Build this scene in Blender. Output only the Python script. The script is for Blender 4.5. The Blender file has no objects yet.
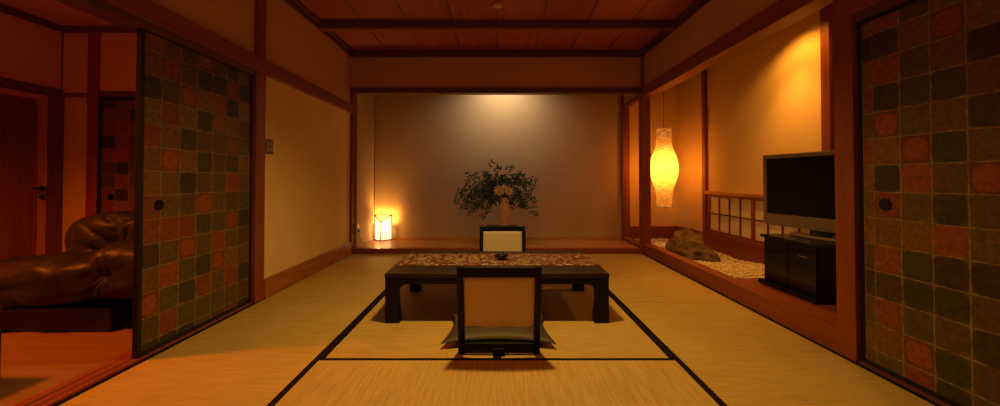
import bpy, bmesh, math, random
from mathutils import Vector, Matrix, noise
random.seed(7)
C = bpy.context.scene.collection
PI = math.pi
R = math.radians

# ---------------------------------------------------------------- camera
scn = bpy.context.scene
cam_d = bpy.data.cameras.new('camera')
cam = bpy.data.objects.new('camera', cam_d); C.objects.link(cam)
FPX = 391.0; TILT = R(0.9)
cam_d.sensor_width = 36; cam_d.lens = 36*FPX/1000
cam_d.shift_x = 0.003
cam_d.shift_y = -(203-(179-FPX*math.tan(TILT)))/1000
cam_d.clip_start = 0.03; cam_d.clip_end = 50
cam.location = (0, 0, 0.971); cam.rotation_euler = (PI/2+TILT, 0, 0)
scn.camera = cam

# ---------------------------------------------------------------- world, exposure
w = bpy.data.worlds.new('world'); scn.world = w; w.use_nodes = True
w.node_tree.nodes['Background'].inputs[0].default_value = (0.02, 0.012, 0.006, 1)
w.node_tree.nodes['Background'].inputs[1].default_value = 1.0
vs = scn.view_settings
scn.display_settings.display_device = 'sRGB'
vs.view_transform = 'Standard'; vs.look = 'None'; vs.exposure = 0.0; vs.gamma = 1.0
vs.use_curve_mapping = False
scn.cycles.max_bounces = 10
scn.cycles.diffuse_bounces = 5
scn.cycles.sample_clamp_indirect = 3
scn.cycles.use_denoising = True
scn.cycles.caustics_reflective = False; scn.cycles.caustics_refractive = False

# ---------------------------------------------------------------- large lamps
def lamp(name, kind, loc, energy, color, aim=None, **kw):
    d = bpy.data.lights.new(name, kind); d.energy = energy; d.color = color
    for k, v in kw.items(): setattr(d, k, v)
    o = bpy.data.objects.new(name, d); C.objects.link(o); o.location = loc
    if aim is not None:
        o.rotation_euler = (Vector(aim)-Vector(loc)).to_track_quat('-Z', 'Y').to_euler()
    return o
# the room's ceiling lamp, above the table
lamp('pendant_lamp_light', 'SPOT', (0, 2.32, 2.47), 192, (1.0, .575, .12), (0, 2.36, 0), spot_size=R(135), spot_blend=1.0, shadow_soft_size=.08)
# the ceiling spot of the tokonoma, hidden behind its lintel
lamp('tokonoma_light', 'SPOT', (0.10, 5.33, 2.52), 48, (1.0, .78, .50), (0.10, 5.80, 1.9), spot_size=R(140), spot_blend=1.0, shadow_soft_size=.06)
# spot in the ceiling of the garden niche, above the television
lamp('niche_spot_light', 'SPOT', (2.40, 3.45, 2.41), 31, (1.0, .385, .04), (2.48, 3.45, 0), spot_size=R(138), spot_blend=.55, shadow_soft_size=.03)
lamp('niche_spot_beam', 'SPOT', (2.40, 3.45, 2.405), 74, (1.0, .385, .05), (2.56, 3.78, 0), spot_size=R(76), spot_blend=.9, shadow_soft_size=.03)
# lamp of the sitting room next door
lamp('sitting_room_light', 'SPOT', (-3.30, 1.76, 1.98), 205, (1.0, .18, .008), (-3.30, 1.76, 0), spot_size=R(150), spot_blend=.8, shadow_soft_size=.10)
lamp('sitting_room_fill', 'POINT', (-2.80, 1.80, 2.06), 4.6, (1.0, .20, .010), shadow_soft_size=.10)  # added fill for the sitting room walls, not a lamp of its own
# added fill light behind the viewer, brightens the woven back of the near chair
lamp('front_fill_light', 'POINT', (.0, -.25, 1.9), 5.5, (1.0, .48, .12), shadow_soft_size=.35)

# ---------------------------------------------------------------- node helpers
def newmat(name):
    m = bpy.data.materials.new(name); m.use_nodes = True
    nt = m.node_tree; b = nt.nodes['Principled BSDF']
    return m, nt, b
def N(nt, t, **kw):
    n = nt.nodes.new(t)
    for k, v in kw.items(): setattr(n, k, v)
    return n
def L(nt, a, b): nt.links.new(a, b)
def ramp(nt, stops, interp='LINEAR'):
    r = N(nt, 'ShaderNodeValToRGB'); cr = r.color_ramp; cr.interpolation = interp
    while len(cr.elements) < len(stops): cr.elements.new(.5)
    for e, (p, c) in zip(cr.elements, stops): e.position = p; e.color = (*c, 1)
    return r
def objco(nt, scale=(1, 1, 1)):
    tc = N(nt, 'ShaderNodeTexCoord'); mp = N(nt, 'ShaderNodeMapping')
    mp.inputs['Scale'].default_value = scale
    L(nt, tc.outputs['Object'], mp.inputs[0]); return mp.outputs[0]
def noise_n(nt, co, scale, detail=4, rough=.55, dist=0):
    n = N(nt, 'ShaderNodeTexNoise'); L(nt, co, n.inputs['Vector'])
    n.inputs['Scale'].default_value = scale; n.inputs['Detail'].default_value = detail
    n.inputs['Roughness'].default_value = rough; n.inputs['Distortion'].default_value = dist
    return n
def bump(nt, b, h, strength=.3, dist=.01):
    bp = N(nt, 'ShaderNodeBump'); bp.inputs['Strength'].default_value = strength; bp.inputs['Distance'].default_value = dist
    L(nt, h, bp.inputs['Height']); L(nt, bp.outputs[0], b.inputs['Normal']); return bp

def plain(name, col, rough=.5, var=.12, scale=30, spec=.5, metal=0, bumps=.0, coat=0):
    m, nt, b = newmat(name)
    n = noise_n(nt, objco(nt), scale)
    r = ramp(nt, [(.3, tuple(c*(1-var) for c in col)), (.7, tuple(min(1, c*(1+var)) for c in col))])
    L(nt, n.outputs['Fac'], r.inputs[0]); L(nt, r.outputs[0], b.inputs['Base Color'])
    b.inputs['Roughness'].default_value = rough; b.inputs['Specular IOR Level'].default_value = spec
    b.inputs['Metallic'].default_value = metal; b.inputs['Coat Weight'].default_value = coat
    if bumps: bump(nt, b, n.outputs['Fac'], bumps, .004)
    return m
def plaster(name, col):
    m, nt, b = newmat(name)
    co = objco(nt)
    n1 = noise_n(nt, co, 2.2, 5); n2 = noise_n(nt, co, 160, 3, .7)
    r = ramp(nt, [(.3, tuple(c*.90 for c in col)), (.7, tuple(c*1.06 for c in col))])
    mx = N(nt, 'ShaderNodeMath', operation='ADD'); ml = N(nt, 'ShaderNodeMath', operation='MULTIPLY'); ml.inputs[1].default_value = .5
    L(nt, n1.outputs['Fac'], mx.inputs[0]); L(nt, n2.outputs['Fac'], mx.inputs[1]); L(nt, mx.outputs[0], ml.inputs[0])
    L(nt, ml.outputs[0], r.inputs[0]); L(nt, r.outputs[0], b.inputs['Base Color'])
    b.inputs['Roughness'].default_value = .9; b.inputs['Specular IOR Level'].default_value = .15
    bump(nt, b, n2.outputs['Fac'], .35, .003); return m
def wood(name, dark, light, axis='Y', rough=.42, scale=1.0, spec=.4, ring=6):
    m, nt, b = newmat(name)
    s = {'X': (.07, 1, 1), 'Y': (1, .07, 1), 'Z': (1, 1, .07)}[axis]
    co = objco(nt, tuple(v*scale for v in s))
    n1 = noise_n(nt, co, ring*3, 5, .6, .6); n2 = noise_n(nt, co, 130, 3, .6)
    mx = N(nt, 'ShaderNodeMix', data_type='FLOAT'); mx.inputs[0].default_value = .35
    L(nt, n1.outputs['Fac'], mx.inputs[2]); L(nt, n2.outputs['Fac'], mx.inputs[3])
    r = ramp(nt, [(.35, dark), (.62, light)])
    L(nt, mx.outputs[0], r.inputs[0]); L(nt, r.outputs[0], b.inputs['Base Color'])
    b.inputs['Roughness'].default_value = rough; b.inputs['Specular IOR Level'].default_value = spec
    bump(nt, b, mx.outputs[0], .12, .003); return m

M = {}
M['plaster'] = plaster('lit_sand_plaster', (.84, .66, .36))  # albedo raised to stand in for direct lamp light on the lower wall
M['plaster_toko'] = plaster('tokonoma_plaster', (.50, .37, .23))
M['plaster_dim'] = plaster('dim_sand_plaster', (.60, .38, .22))  # same wall plaster, colour darkened for the weaker light higher up
M['plaster_side'] = plaster('sitting_room_plaster', (.66, .44, .28))
for ax in 'XYZ':
    M['wood'+ax] = wood('red_cedar_'+ax, (.19, .042, .012), (.29, .072, .020), ax)
    M['dark'+ax] = wood('dark_cedar_'+ax, (.10, .035, .018), (.17, .06, .028), ax)
    M['light'+ax] = wood('pale_cypress_'+ax, (.42, .19, .045), (.56, .28, .075), ax, .32)
M['woodbase'] = wood('grainy_cedar', (.22, .070, .018), (.48, .17, .050), 'Y', ring=9)
M['lacquer'] = plain('black_lacquer', (.005, .004, .004), .34, .1, 40, .22)
M['lacquer_matt'] = plain('worn_black_lacquer', (.010, .008, .007), .45, .3, 60, .4)
M['table_top'] = wood('table_brown_lacquer', (.014, .008, .005), (.030, .016, .009), 'X', .36, spec=.28)

def ceiling_mat():
    m, nt, b = newmat('ceiling_boards')
    tc = N(nt, 'ShaderNodeTexCoord'); sp = N(nt, 'ShaderNodeSeparateXYZ'); L(nt, tc.outputs['Object'], sp.inputs[0])
    d = N(nt, 'ShaderNodeMath', operation='DIVIDE'); d.inputs[1].default_value = .4775; L(nt, sp.outputs['X'], d.inputs[0])
    fl = N(nt, 'ShaderNodeMath', operation='FLOOR'); L(nt, d.outputs[0], fl.inputs[0])
    wn = N(nt, 'ShaderNodeTexWhiteNoise', noise_dimensions='1D'); L(nt, fl.outputs[0], wn.inputs['W'])
    co = objco(nt, (1, .06, 1)); n1 = noise_n(nt, co, 26, 5, .6, .8)
    a = N(nt, 'ShaderNodeMath', operation='MULTIPLY_ADD'); a.inputs[1].default_value = .22; L(nt, wn.outputs['Value'], a.inputs[0]); L(nt, n1.outputs['Fac'], a.inputs[2])
    r = ramp(nt, [(.38, (.30, .075, .030)), (.85, (.48, .14, .055))]); L(nt, a.outputs[0], r.inputs[0])
    L(nt, r.outputs[0], b.inputs['Base Color']); b.inputs['Roughness'].default_value = .5; b.inputs['Specular IOR Level'].default_value = .3
    return m
M['ceiling'] = ceiling_mat()

def tatami_mat(name, rib_axis, mul=(1, 1, 1)):
    # rush mat: ribs run along rib_axis
    m, nt, b = newmat(name)
    tc = N(nt, 'ShaderNodeTexCoord'); sp = N(nt, 'ShaderNodeSeparateXYZ'); L(nt, tc.outputs['Object'], sp.inputs[0])
    across = sp.outputs['Y' if rib_axis == 'X' else 'X']; along = sp.outputs[rib_axis]
    s1 = N(nt, 'ShaderNodeMath', operation='MULTIPLY'); s1.inputs[1].default_value = 2*PI/.0145; L(nt, across, s1.inputs[0])
    sn = N(nt, 'ShaderNodeMath', operation='SINE'); L(nt, s1.outputs[0], sn.inputs[0])
    s2 = N(nt, 'ShaderNodeMath', operation='MULTIPLY'); s2.inputs[1].default_value = 2*PI/.0115; L(nt, along, s2.inputs[0])
    sn2 = N(nt, 'ShaderNodeMath', operation='SINE'); L(nt, s2.outputs[0], sn2.inputs[0])
    pr = N(nt, 'ShaderNodeMath', operation='MULTIPLY'); L(nt, sn.outputs[0], pr.inputs[0]); L(nt, sn2.outputs[0], pr.inputs[1])
    h = N(nt, 'ShaderNodeMath', operation='MULTIPLY_ADD'); h.inputs[1].default_value = .55; L(nt, pr.outputs[0], h.inputs[0]); L(nt, sn.outputs[0], h.inputs[2])
    co = objco(nt, (1, .05, 1) if rib_axis == 'X' else (.05, 1, 1)); n1 = noise_n(nt, co, 90, 4, .65)
    n2 = noise_n(nt, objco(nt), 1.6, 3)
    a = N(nt, 'ShaderNodeMath', operation='MULTIPLY_ADD'); a.inputs[1].default_value = .09; L(nt, h.outputs[0], a.inputs[0]); L(nt, n1.outputs['Fac'], a.inputs[2])
    a2 = N(nt, 'ShaderNodeMath', operation='MULTIPLY_ADD'); a2.inputs[1].default_value = .35; L(nt, n2.outputs['Fac'], a2.inputs[0]); L(nt, a.outputs[0], a2.inputs[2])
    c0 = (.36, .25, .075); c1 = (.62, .445, .16)
    r = ramp(nt, [(.42, tuple(a_*b_ for a_, b_ in zip(c0, mul))), (.95, tuple(a_*b_ for a_, b_ in zip(c1, mul)))]); L(nt, a2.outputs[0], r.inputs[0])
    L(nt, r.outputs[0], b.inputs['Base Color']); b.inputs['Roughness'].default_value = .55; b.inputs['Specular IOR Level'].default_value = .25
    bump(nt, b, h.outputs[0], .35, .0016); return m
M['tatamiX'] = tatami_mat('tatami_rush_x', 'X'); M['tatamiY'] = tatami_mat('tatami_rush_y', 'Y')
M['heri'] = plain('black_mat_border', (.012, .008, .006), .9, .2, 200, .08)

def tile_mat():
    m, nt, b = newmat('fusuma_tile_paper')
    uv = N(nt, 'ShaderNodeUVMap'); uv.uv_map = 'tiles'
    wob = noise_n(nt, uv.outputs[0], 1.3, 2); 
    vs_ = N(nt, 'ShaderNodeVectorMath', operation='SCALE'); vs_.inputs['Scale'].default_value = .10
    sub = N(nt, 'ShaderNodeVectorMath', operation='SUBTRACT'); sub.inputs[1].default_value = (.5, .5, .5)
    L(nt, wob.outputs['Color'], sub.inputs[0]); L(nt, sub.outputs[0], vs_.inputs[0])
    ad = N(nt, 'ShaderNodeVectorMath', operation='ADD'); L(nt, uv.outputs[0], ad.inputs[0]); L(nt, vs_.outputs[0], ad.inputs[1])
    fr = N(nt, 'ShaderNodeVectorMath', operation='FRACTION'); L(nt, ad.outputs[0], fr.inputs[0])
    s2 = N(nt, 'ShaderNodeVectorMath', operation='SUBTRACT'); s2.inputs[1].default_value = (.5, .5, .5); L(nt, fr.outputs[0], s2.inputs[0])
    ab = N(nt, 'ShaderNodeVectorMath', operation='ABSOLUTE'); L(nt, s2.outputs[0], ab.inputs[0])
    sp = N(nt, 'ShaderNodeSeparateXYZ'); L(nt, ab.outputs[0], sp.inputs[0])
    mxx = N(nt, 'ShaderNodeMath', operation='MAXIMUM'); L(nt, sp.outputs['X'], mxx.inputs[0]); L(nt, sp.outputs['Y'], mxx.inputs[1])
    seam = N(nt, 'ShaderNodeMapRange'); seam.inputs[1].default_value = .468; seam.inputs[2].default_value = .490; L(nt, mxx.outputs[0], seam.inputs[0])
    # broken seam
    sb = noise_n(nt, uv.outputs[0], 3.0, 3, .7); sbr = ramp(nt, [(.40, (.1, .1, .1)), (.62, (1, 1, 1))]); L(nt, sb.outputs['Fac'], sbr.inputs[0])
    sm = N(nt, 'ShaderNodeMath', operation='MULTIPLY'); L(nt, seam.outputs[0], sm.inputs[0]); L(nt, sbr.outputs[0], sm.inputs[1])
    sm2 = N(nt, 'ShaderNodeMath', operation='MULTIPLY'); sm2.inputs[1].default_value = .75; L(nt, sm.outputs[0], sm2.inputs[0])
    # dark ring: where attribute ring = 1, superellipse distance
    at = N(nt, 'ShaderNodeAttribute'); at.attribute_name = 'tile_colour'
    px = N(nt, 'ShaderNodeMath', operation='POWER'); px.inputs[1].default_value = 3.2; L(nt, sp.outputs['X'], px.inputs[0])
    py = N(nt, 'ShaderNodeMath', operation='POWER'); py.inputs[1].default_value = 3.2; L(nt, sp.outputs['Y'], py.inputs[0])
    sm_ = N(nt, 'ShaderNodeMath', operation='ADD'); L(nt, px.outputs[0], sm_.inputs[0]); L(nt, py.outputs[0], sm_.inputs[1])
    rt = N(nt, 'ShaderNodeMath', operation='POWER'); rt.inputs[1].default_value = 1/3.2; L(nt, sm_.outputs[0], rt.inputs[0])
    ring = ramp(nt, [(.0, (0, 0, 0)), (.36, (0, 0, 0)), (.43, (1, 1, 1)), (.47, (.8, .8, .8)), (.55, (.2, .2, .2))]); L(nt, rt.outputs[0], ring.inputs[0])
    rm = N(nt, 'ShaderNodeMath', operation='MULTIPLY'); L(nt, ring.outputs[0], rm.inputs[0]); L(nt, at.outputs['Alpha'], rm.inputs[1])
    rm2 = N(nt, 'ShaderNodeMath', operation='MULTIPLY'); rm2.inputs[1].default_value = .6; L(nt, rm.outputs[0], rm2.inputs[0])
    # mottled foil
    n1 = noise_n(nt, uv.outputs[0], 5, 6, .7); mr = ramp(nt, [(.3, (.5, .5, .5)), (.72, (1.45, 1.4, 1.2))]); L(nt, n1.outputs['Fac'], mr.inputs[0])
    mu = N(nt, 'ShaderNodeMix', data_type='RGBA', blend_type='MULTIPLY'); mu.inputs[0].default_value = 1
    L(nt, at.outputs['Color'], mu.inputs[6]); L(nt, mr.outputs[0], mu.inputs[7])
    cor = N(nt, 'ShaderNodeMapRange', interpolation_type='SMOOTHSTEP'); cor.inputs[1].default_value = .475; cor.inputs[2].default_value = .55; L(nt, rt.outputs[0], cor.inputs[0])
    m0 = N(nt, 'ShaderNodeMix', data_type='RGBA'); L(nt, cor.outputs[0], m0.inputs[0]); L(nt, mu.outputs[2], m0.inputs[6]); m0.inputs[7].default_value = (.11, .068, .018, 1)
    m1 = N(nt, 'ShaderNodeMix', data_type='RGBA'); L(nt, rm2.outputs[0], m1.inputs[0]); L(nt, m0.outputs[2], m1.inputs[6]); m1.inputs[7].default_value = (.03, .025, .012, 1)
    m2 = N(nt, 'ShaderNodeMix', data_type='RGBA'); L(nt, sm2.outputs[0], m2.inputs[0]); L(nt, m1.outputs[2], m2.inputs[6]); m2.inputs[7].default_value = (.42, .31, .10, 1)
    L(nt, m2.outputs[2], b.inputs['Base Color'])
    b.inputs['Roughness'].default_value = .5; b.inputs['Specular IOR Level'].default_value = .3
    bump(nt, b, n1.outputs['Fac'], .2, .003); return m
M['tiles'] = tile_mat()

def paper_lamp(name, col, strength, trans=(.9, .75, .5), bands=False):
    m = bpy.data.materials.new(name); m.use_nodes = True; nt = m.node_tree; nt.nodes.clear()
    out = N(nt, 'ShaderNodeOutputMaterial'); em = N(nt, 'ShaderNodeEmission'); em.inputs[0].default_value = (*col, 1); em.inputs[1].default_value = strength
    tr = N(nt, 'ShaderNodeBsdfTranslucent'); tr.inputs[0].default_value = (*trans, 1)
    if bands:
        co = objco(nt, (14, 14, 52)); n = noise_n(nt, co, 1.0, 3, .7, .5)
        r = ramp(nt, [(.32, tuple(c*.45 for c in trans)), (.62, trans)]); L(nt, n.outputs['Fac'], r.inputs[0]); L(nt, r.outputs[0], tr.inputs[0])
        r2 = ramp(nt, [(.32, tuple(c*.5 for c in col)), (.62, col)]); L(nt, n.outputs['Fac'], r2.inputs[0]); L(nt, r2.outputs[0], em.inputs[0])
    ad = N(nt, 'ShaderNodeAddShader'); L(nt, em.outputs[0], ad.inputs[0]); L(nt, tr.outputs[0], ad.inputs[1]); L(nt, ad.outputs[0], out.inputs[0])
    return m
M['andon_paper'] = paper_lamp('standing_lamp_paper', (1.0, .80, .42), 1.3, (.20, .16, .09))
M['lantern_paper'] = paper_lamp('hanging_lantern_paper', (1.0, .36, .04), .30, (.62, .36, .11), True)

def runner_mat():
    m, nt, b = newmat('brocade_runner')
    co = objco(nt)
    v = N(nt, 'ShaderNodeTexVoronoi'); L(nt, co, v.inputs['Vector']); v.inputs['Scale'].default_value = 44
    wn = N(nt, 'ShaderNodeSeparateColor'); L(nt, v.outputs['Color'], wn.inputs[0])
    r = ramp(nt, [(0, (.15, .012, .012)), (.25, (.34, .22, .14)), (.43, (.15, .014, .012)), (.58, (.44, .32, .22)), (.74, (.05, .03, .012)), (.88, (.34, .20, .07))], 'CONSTANT')
    L(nt, wn.outputs[0], r.inputs[0])
    v2 = N(nt, 'ShaderNodeTexVoronoi', feature='DISTANCE_TO_EDGE'); L(nt, co, v2.inputs['Vector']); v2.inputs['Scale'].default_value = 44
    r2 = ramp(nt, [(0, (1, 1, 1)), (.10, (0, 0, 0))]); L(nt, v2.outputs['Distance'], r2.inputs[0])
    mx = N(nt, 'ShaderNodeMix', data_type='RGBA'); L(nt, r2.outputs[0], mx.inputs[0]); L(nt, r.outputs[0], mx.inputs[6]); mx.inputs[7].default_value = (.035, .012, .01, 1)
    L(nt, mx.outputs[2], b.inputs['Base Color']); b.inputs['Roughness'].default_value = .7
    return m
M['runner'] = runner_mat()
M['runner_hem'] = plain('runner_hem', (.10, .065, .03), .7)

def weave_mat(name, c0, c1, rough=.55):
    m, nt, b = newmat(name)
    co = objco(nt); w1 = N(nt, 'ShaderNodeTexWave', wave_type='BANDS', bands_direction='DIAGONAL'); w1.inputs['Scale'].default_value = 42
    w1.inputs['Distortion'].default_value = .6
    L(nt, co, w1.inputs['Vector'])
    w2 = N(nt, 'ShaderNodeTexWave', wave_type='BANDS', bands_direction='X'); w2.inputs['Scale'].default_value = 36; L(nt, co, w2.inputs['Vector'])
    mu = N(nt, 'ShaderNodeMath', operation='MULTIPLY'); L(nt, w1.outputs['Fac'], mu.inputs[0]); L(nt, w2.outputs['Fac'], mu.inputs[1])
    r = ramp(nt, [(.1, c0), (.75, c1)]); L(nt, mu.outputs[0], r.inputs[0]); L(nt, r.outputs[0], b.inputs['Base Color'])
    b.inputs['Roughness'].default_value = rough; bump(nt, b, mu.outputs[0], .4, .002); return m
M['weave'] = weave_mat('woven_rattan_pale', (.50, .42, .32), (.80, .70, .56))
M['weave_front'] = weave_mat('woven_rattan_rosy', (.60, .42, .36), (.88, .68, .58), .4)
M['cushion'] = plain('olive_silk', (.045, .032, .016), .6, .25, 90, .5, bumps=.2)

def leather():
    m, nt, b = newmat('brown_leather')
    co = objco(nt); n = noise_n(nt, co, 8, 5); v = N(nt, 'ShaderNodeTexVoronoi'); v.inputs['Scale'].default_value = 220; L(nt, co, v.inputs['Vector'])
    r = ramp(nt, [(.3, (.011, .010, .005)), (.7, (.028, .022, .010))]); L(nt, n.outputs['Fac'], r.inputs[0]); L(nt, r.outputs[0], b.inputs['Base Color'])
    b.inputs['Roughness'].default_value = .48; b.inputs['Specular IOR Level'].default_value = .25
    bump(nt, b, v.outputs['Distance'], .15, .002); return m
M['leather'] = leather()
def sidefloor():
    m, nt, b = newmat('sitting_room_floorboards')
    tc = N(nt, 'ShaderNodeTexCoord'); sp = N(nt, 'ShaderNodeSeparateXYZ'); L(nt, tc.outputs['Object'], sp.inputs[0])
    d = N(nt, 'ShaderNodeMath', operation='DIVIDE'); d.inputs[1].default_value = .15; L(nt, sp.outputs['Y'], d.inputs[0])
    f = N(nt, 'ShaderNodeMath', operation='FRACT'); L(nt, d.outputs[0], f.inputs[0])
    r2 = ramp(nt, [(0, (.7, .7, .7)), (.03, (1, 1, 1))]); L(nt, f.outputs[0], r2.inputs[0])
    n1 = noise_n(nt, objco(nt, (.08, 1, 1)), 25, 4); r = ramp(nt, [(.3, (.20, .11, .055)), (.7, (.26, .145, .075))]); L(nt, n1.outputs['Fac'], r.inputs[0])
    mu = N(nt, 'ShaderNodeMix', data_type='RGBA', blend_type='MULTIPLY'); mu.inputs[0].default_value = 1; L(nt, r.outputs[0], mu.inputs[6]); L(nt, r2.outputs[0], mu.inputs[7])
    L(nt, mu.outputs[2], b.inputs['Base Color']); b.inputs['Roughness'].default_value = .5; return m
M['sidefloor'] = sidefloor()
M['door_panel'] = wood('door_panel_wood', (.16, .055, .03), (.22, .08, .04), 'Z')
M['steel'] = plain('aged_dark_metal', (.03, .025, .02), .4, .2, 60, .5, .8)
M['tv_silver'] = plain('silver_plastic', (.27, .22, .17), .42, .06, 80, .5, .2)
M['screen'] = plain('black_screen', (.003, .003, .003), .35, .1, 5, .12)
M['tvblack'] = plain('black_gloss_board', (.005, .004, .004), .25, .1, 20, .3)
M['smoked_glass'] = plain('smoked_glass', (.006, .005, .004), .1, .1, 5, .4)
M['rock'] = plain('garden_stone', (.13, .085, .045), .85, .6, 9, .3, bumps=.9)
M['rock2'] = plain('tan_garden_stone', (.26, .16, .08), .85, .45, 9, .3, bumps=.9)
M['pebble'] = plain('pale_pebbles', (.66, .54, .38), .8, .35, 14, .3)
M['gravelbed'] = plain('gravel_bed', (.42, .32, .2), .9, .4, 120, .2, bumps=.8)
M['shoji_paper'] = plain('shoji_paper', (.88, .84, .80), .8, .03, 20, .2)
M['leaf'] = plain('leaf_green', (.028, .075, .018), .4, .5, 25, .5)
M['stem'] = plain('twig_brown', (.06, .035, .018), .7)
M['petal'] = plain('pale_pink_petal', (.92, .70, .52), .7, .2, 60)
M['vase'] = plain('ivory_stoneware', (.80, .56, .38), .5, .15, 12, .5)
M['ceramic_dark'] = plain('dark_iron_glaze', (.014, .012, .010), .3, .2, 30, .5)
M['plate'] = plain('brown_switch_plate', (.17, .09, .04), .4, .05, 50)
M['button'] = plain('tan_switch_button', (.42, .26, .13), .4, .05, 50)
M['socket'] = plain('cream_socket', (.62, .45, .26), .45, .05, 50)
M['cord'] = plain('brown_cord', (.16, .08, .035), .6)
M['brass'] = plain('dull_brass', (.45, .30, .12), .4, .1, 40, .5, .7)
M['sensor'] = plain('cream_plastic', (.72, .58, .40), .45, .05, 40)

# ---------------------------------------------------------------- mesh helpers
def link(name, me, mat, parent=None, smooth=False, bevel=0, segs=2):
    o = bpy.data.objects.new(name, me); C.objects.link(o)
    if mat is not None:
        if not me.materials: me.materials.append(M[mat] if isinstance(mat, str) else mat)
    if smooth:
        for p in me.polygons: p.use_smooth = True
    if bevel:
        b = o.modifiers.new('bevel', 'BEVEL'); b.width = bevel; b.segments = segs; b.limit_method = 'ANGLE'
    if parent is not None:
        o.parent = parent; o.matrix_parent_inverse = parent.matrix_basis.inverted()
    return o
def obj(name, bm, mat, parent=None, smooth=False, bevel=0, segs=2):
    bmesh.ops.recalc_face_normals(bm, faces=bm.faces)
    me = bpy.data.meshes.new(name); bm.to_mesh(me); bm.free()
    return link(name, me, mat, parent, smooth, bevel, segs)
def nb(): return bmesh.new()
def bx(bm, x0, x1, y0, y1, z0, z1, mtx=None):
    v = [bm.verts.new(p) for p in ((x0,y0,z0),(x1,y0,z0),(x1,y1,z0),(x0,y1,z0),(x0,y0,z1),(x1,y0,z1),(x1,y1,z1),(x0,y1,z1))]
    for f in ((0,3,2,1),(4,5,6,7),(0,1,5,4),(1,2,6,5),(2,3,7,6),(3,0,4,7)): bm.faces.new([v[i] for i in f])
    if mtx is not None: bmesh.ops.transform(bm, matrix=mtx, verts=v)
    return bm
def box(*a, **k): return bx(nb(), *a, **k)
def prism(bm, pts, axis, a0, a1, mtx=None):
    def P(p, a):
        return {'Y': (p[0], a, p[1]), 'X': (a, p[0], p[1]), 'Z': (p[0], p[1], a)}[axis]
    A = [bm.verts.new(P(p, a0)) for p in pts]; B = [bm.verts.new(P(p, a1)) for p in pts]
    bm.faces.new(A); bm.faces.new(B[::-1]); n = len(pts)
    for i in range(n): bm.faces.new([A[i], A[(i+1) % n], B[(i+1) % n], B[i]])
    if mtx is not None: bmesh.ops.transform(bm, matrix=mtx, verts=A+B)
    return bm
def lathe(bm, prof, c=(0, 0, 0), seg=32, cap=True):
    rings = []
    for r, z in prof:
        rings.append([bm.verts.new((c[0]+r*math.cos(2*PI*k/seg), c[1]+r*math.sin(2*PI*k/seg), c[2]+z)) for k in range(seg)])
    for A, B in zip(rings, rings[1:]):
        for k in range(seg): bm.faces.new([A[k], A[(k+1) % seg], B[(k+1) % seg], B[k]])
    if cap:
        bm.faces.new(rings[0][::-1]); bm.faces.new(rings[-1])
    return bm
def tube(bm, pts, r, seg=8, r1=None):
    pts = [Vector(p) for p in pts]; rings = []; n = len(pts)
    for i, p in enumerate(pts):
        d = (pts[min(i+1, n-1)]-pts[max(i-1, 0)]).normalized()
        u = d.orthogonal().normalized() if i == 0 else (pu-d*pu.dot(d)).normalized()
        pu = u; v = d.cross(u); rr = r if r1 is None else r+(r1-r)*i/(n-1)
        rings.append([bm.verts.new(p+(u*math.cos(2*PI*k/seg)+v*math.sin(2*PI*k/seg))*rr) for k in range(seg)])
    for A, B in zip(rings, rings[1:]):
        for k in range(seg): bm.faces.new([A[k], A[(k+1) % seg], B[(k+1) % seg], B[k]])
    bm.faces.new(rings[0][::-1]); bm.faces.new(rings[-1]); return bm
def disc_x(bm, x0, x1, y, z, r, seg=20):
    tube(bm, [(x0, y, z), (x1, y, z)], r, seg); return bm
def tag(o, label=None, cat=None, group=None, kind=None):
    if label: o['label'] = label
    if cat: o['category'] = cat
    if group: o['group'] = group
    if kind: o['kind'] = kind
    return o
def struct(name, bm, mat, label=None, **k):
    o = obj(name, bm, mat, **k); o['kind'] = 'structure'
    if label: o['label'] = label
    return o
def thing(name, label, cat, loc=(0, 0, 0), rotz=0, group=None):
    o = bpy.data.objects.new(name, None); C.objects.link(o); o.location = loc; o.rotation_euler = (0, 0, rotz)
    o.empty_display_size = .1
    return tag(o, label, cat, group)
def child(name, bm, mat, parent, **k):
    """bm is in the thing's own coordinates"""
    bmesh.ops.recalc_face_normals(bm, faces=bm.faces)
    me = bpy.data.meshes.new(name); bm.to_mesh(me); bm.free()
    o = link(name, me, mat, None, **k); o.parent = parent; return o
_n = [0]
def trim(bm, mat, label, bevel=.004):
    _n[0] += 1
    return struct('trim_%d' % _n[0], bm, mat, label, bevel=bevel)

# ================================================================ SETTING
YB = 5.10; W = 1.91; CZ = 2.65; Y0 = -.75
struct('floor', box(-W-.10, W+.05, Y0, YB+.02, -.12, -.052), 'darkY')
struct('ceiling', box(-W-.12, W+.12, Y0-.1, YB+.02, CZ, CZ+.05), 'ceiling', 'reddish cedar board ceiling')
bmc = nb()
for i in range(-3, 4): bx(bmc, i*.4775-.006, i*.4775+.006, Y0, YB, CZ-.006, CZ+.001)
child('board_seam', bmc, 'darkY', bpy.data.objects['ceiling'])
# sitting room floor
struct('floor_sitting_room', box(-4.45, -W-.10, Y0, 4.05, -.12, 0), 'sidefloor', 'orange lit floor of the sitting room')
struct('ceiling_sitting_room', box(-4.45, -W-.10, Y0, 4.05, 2.52, 2.60), 'plaster_side')

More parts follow.
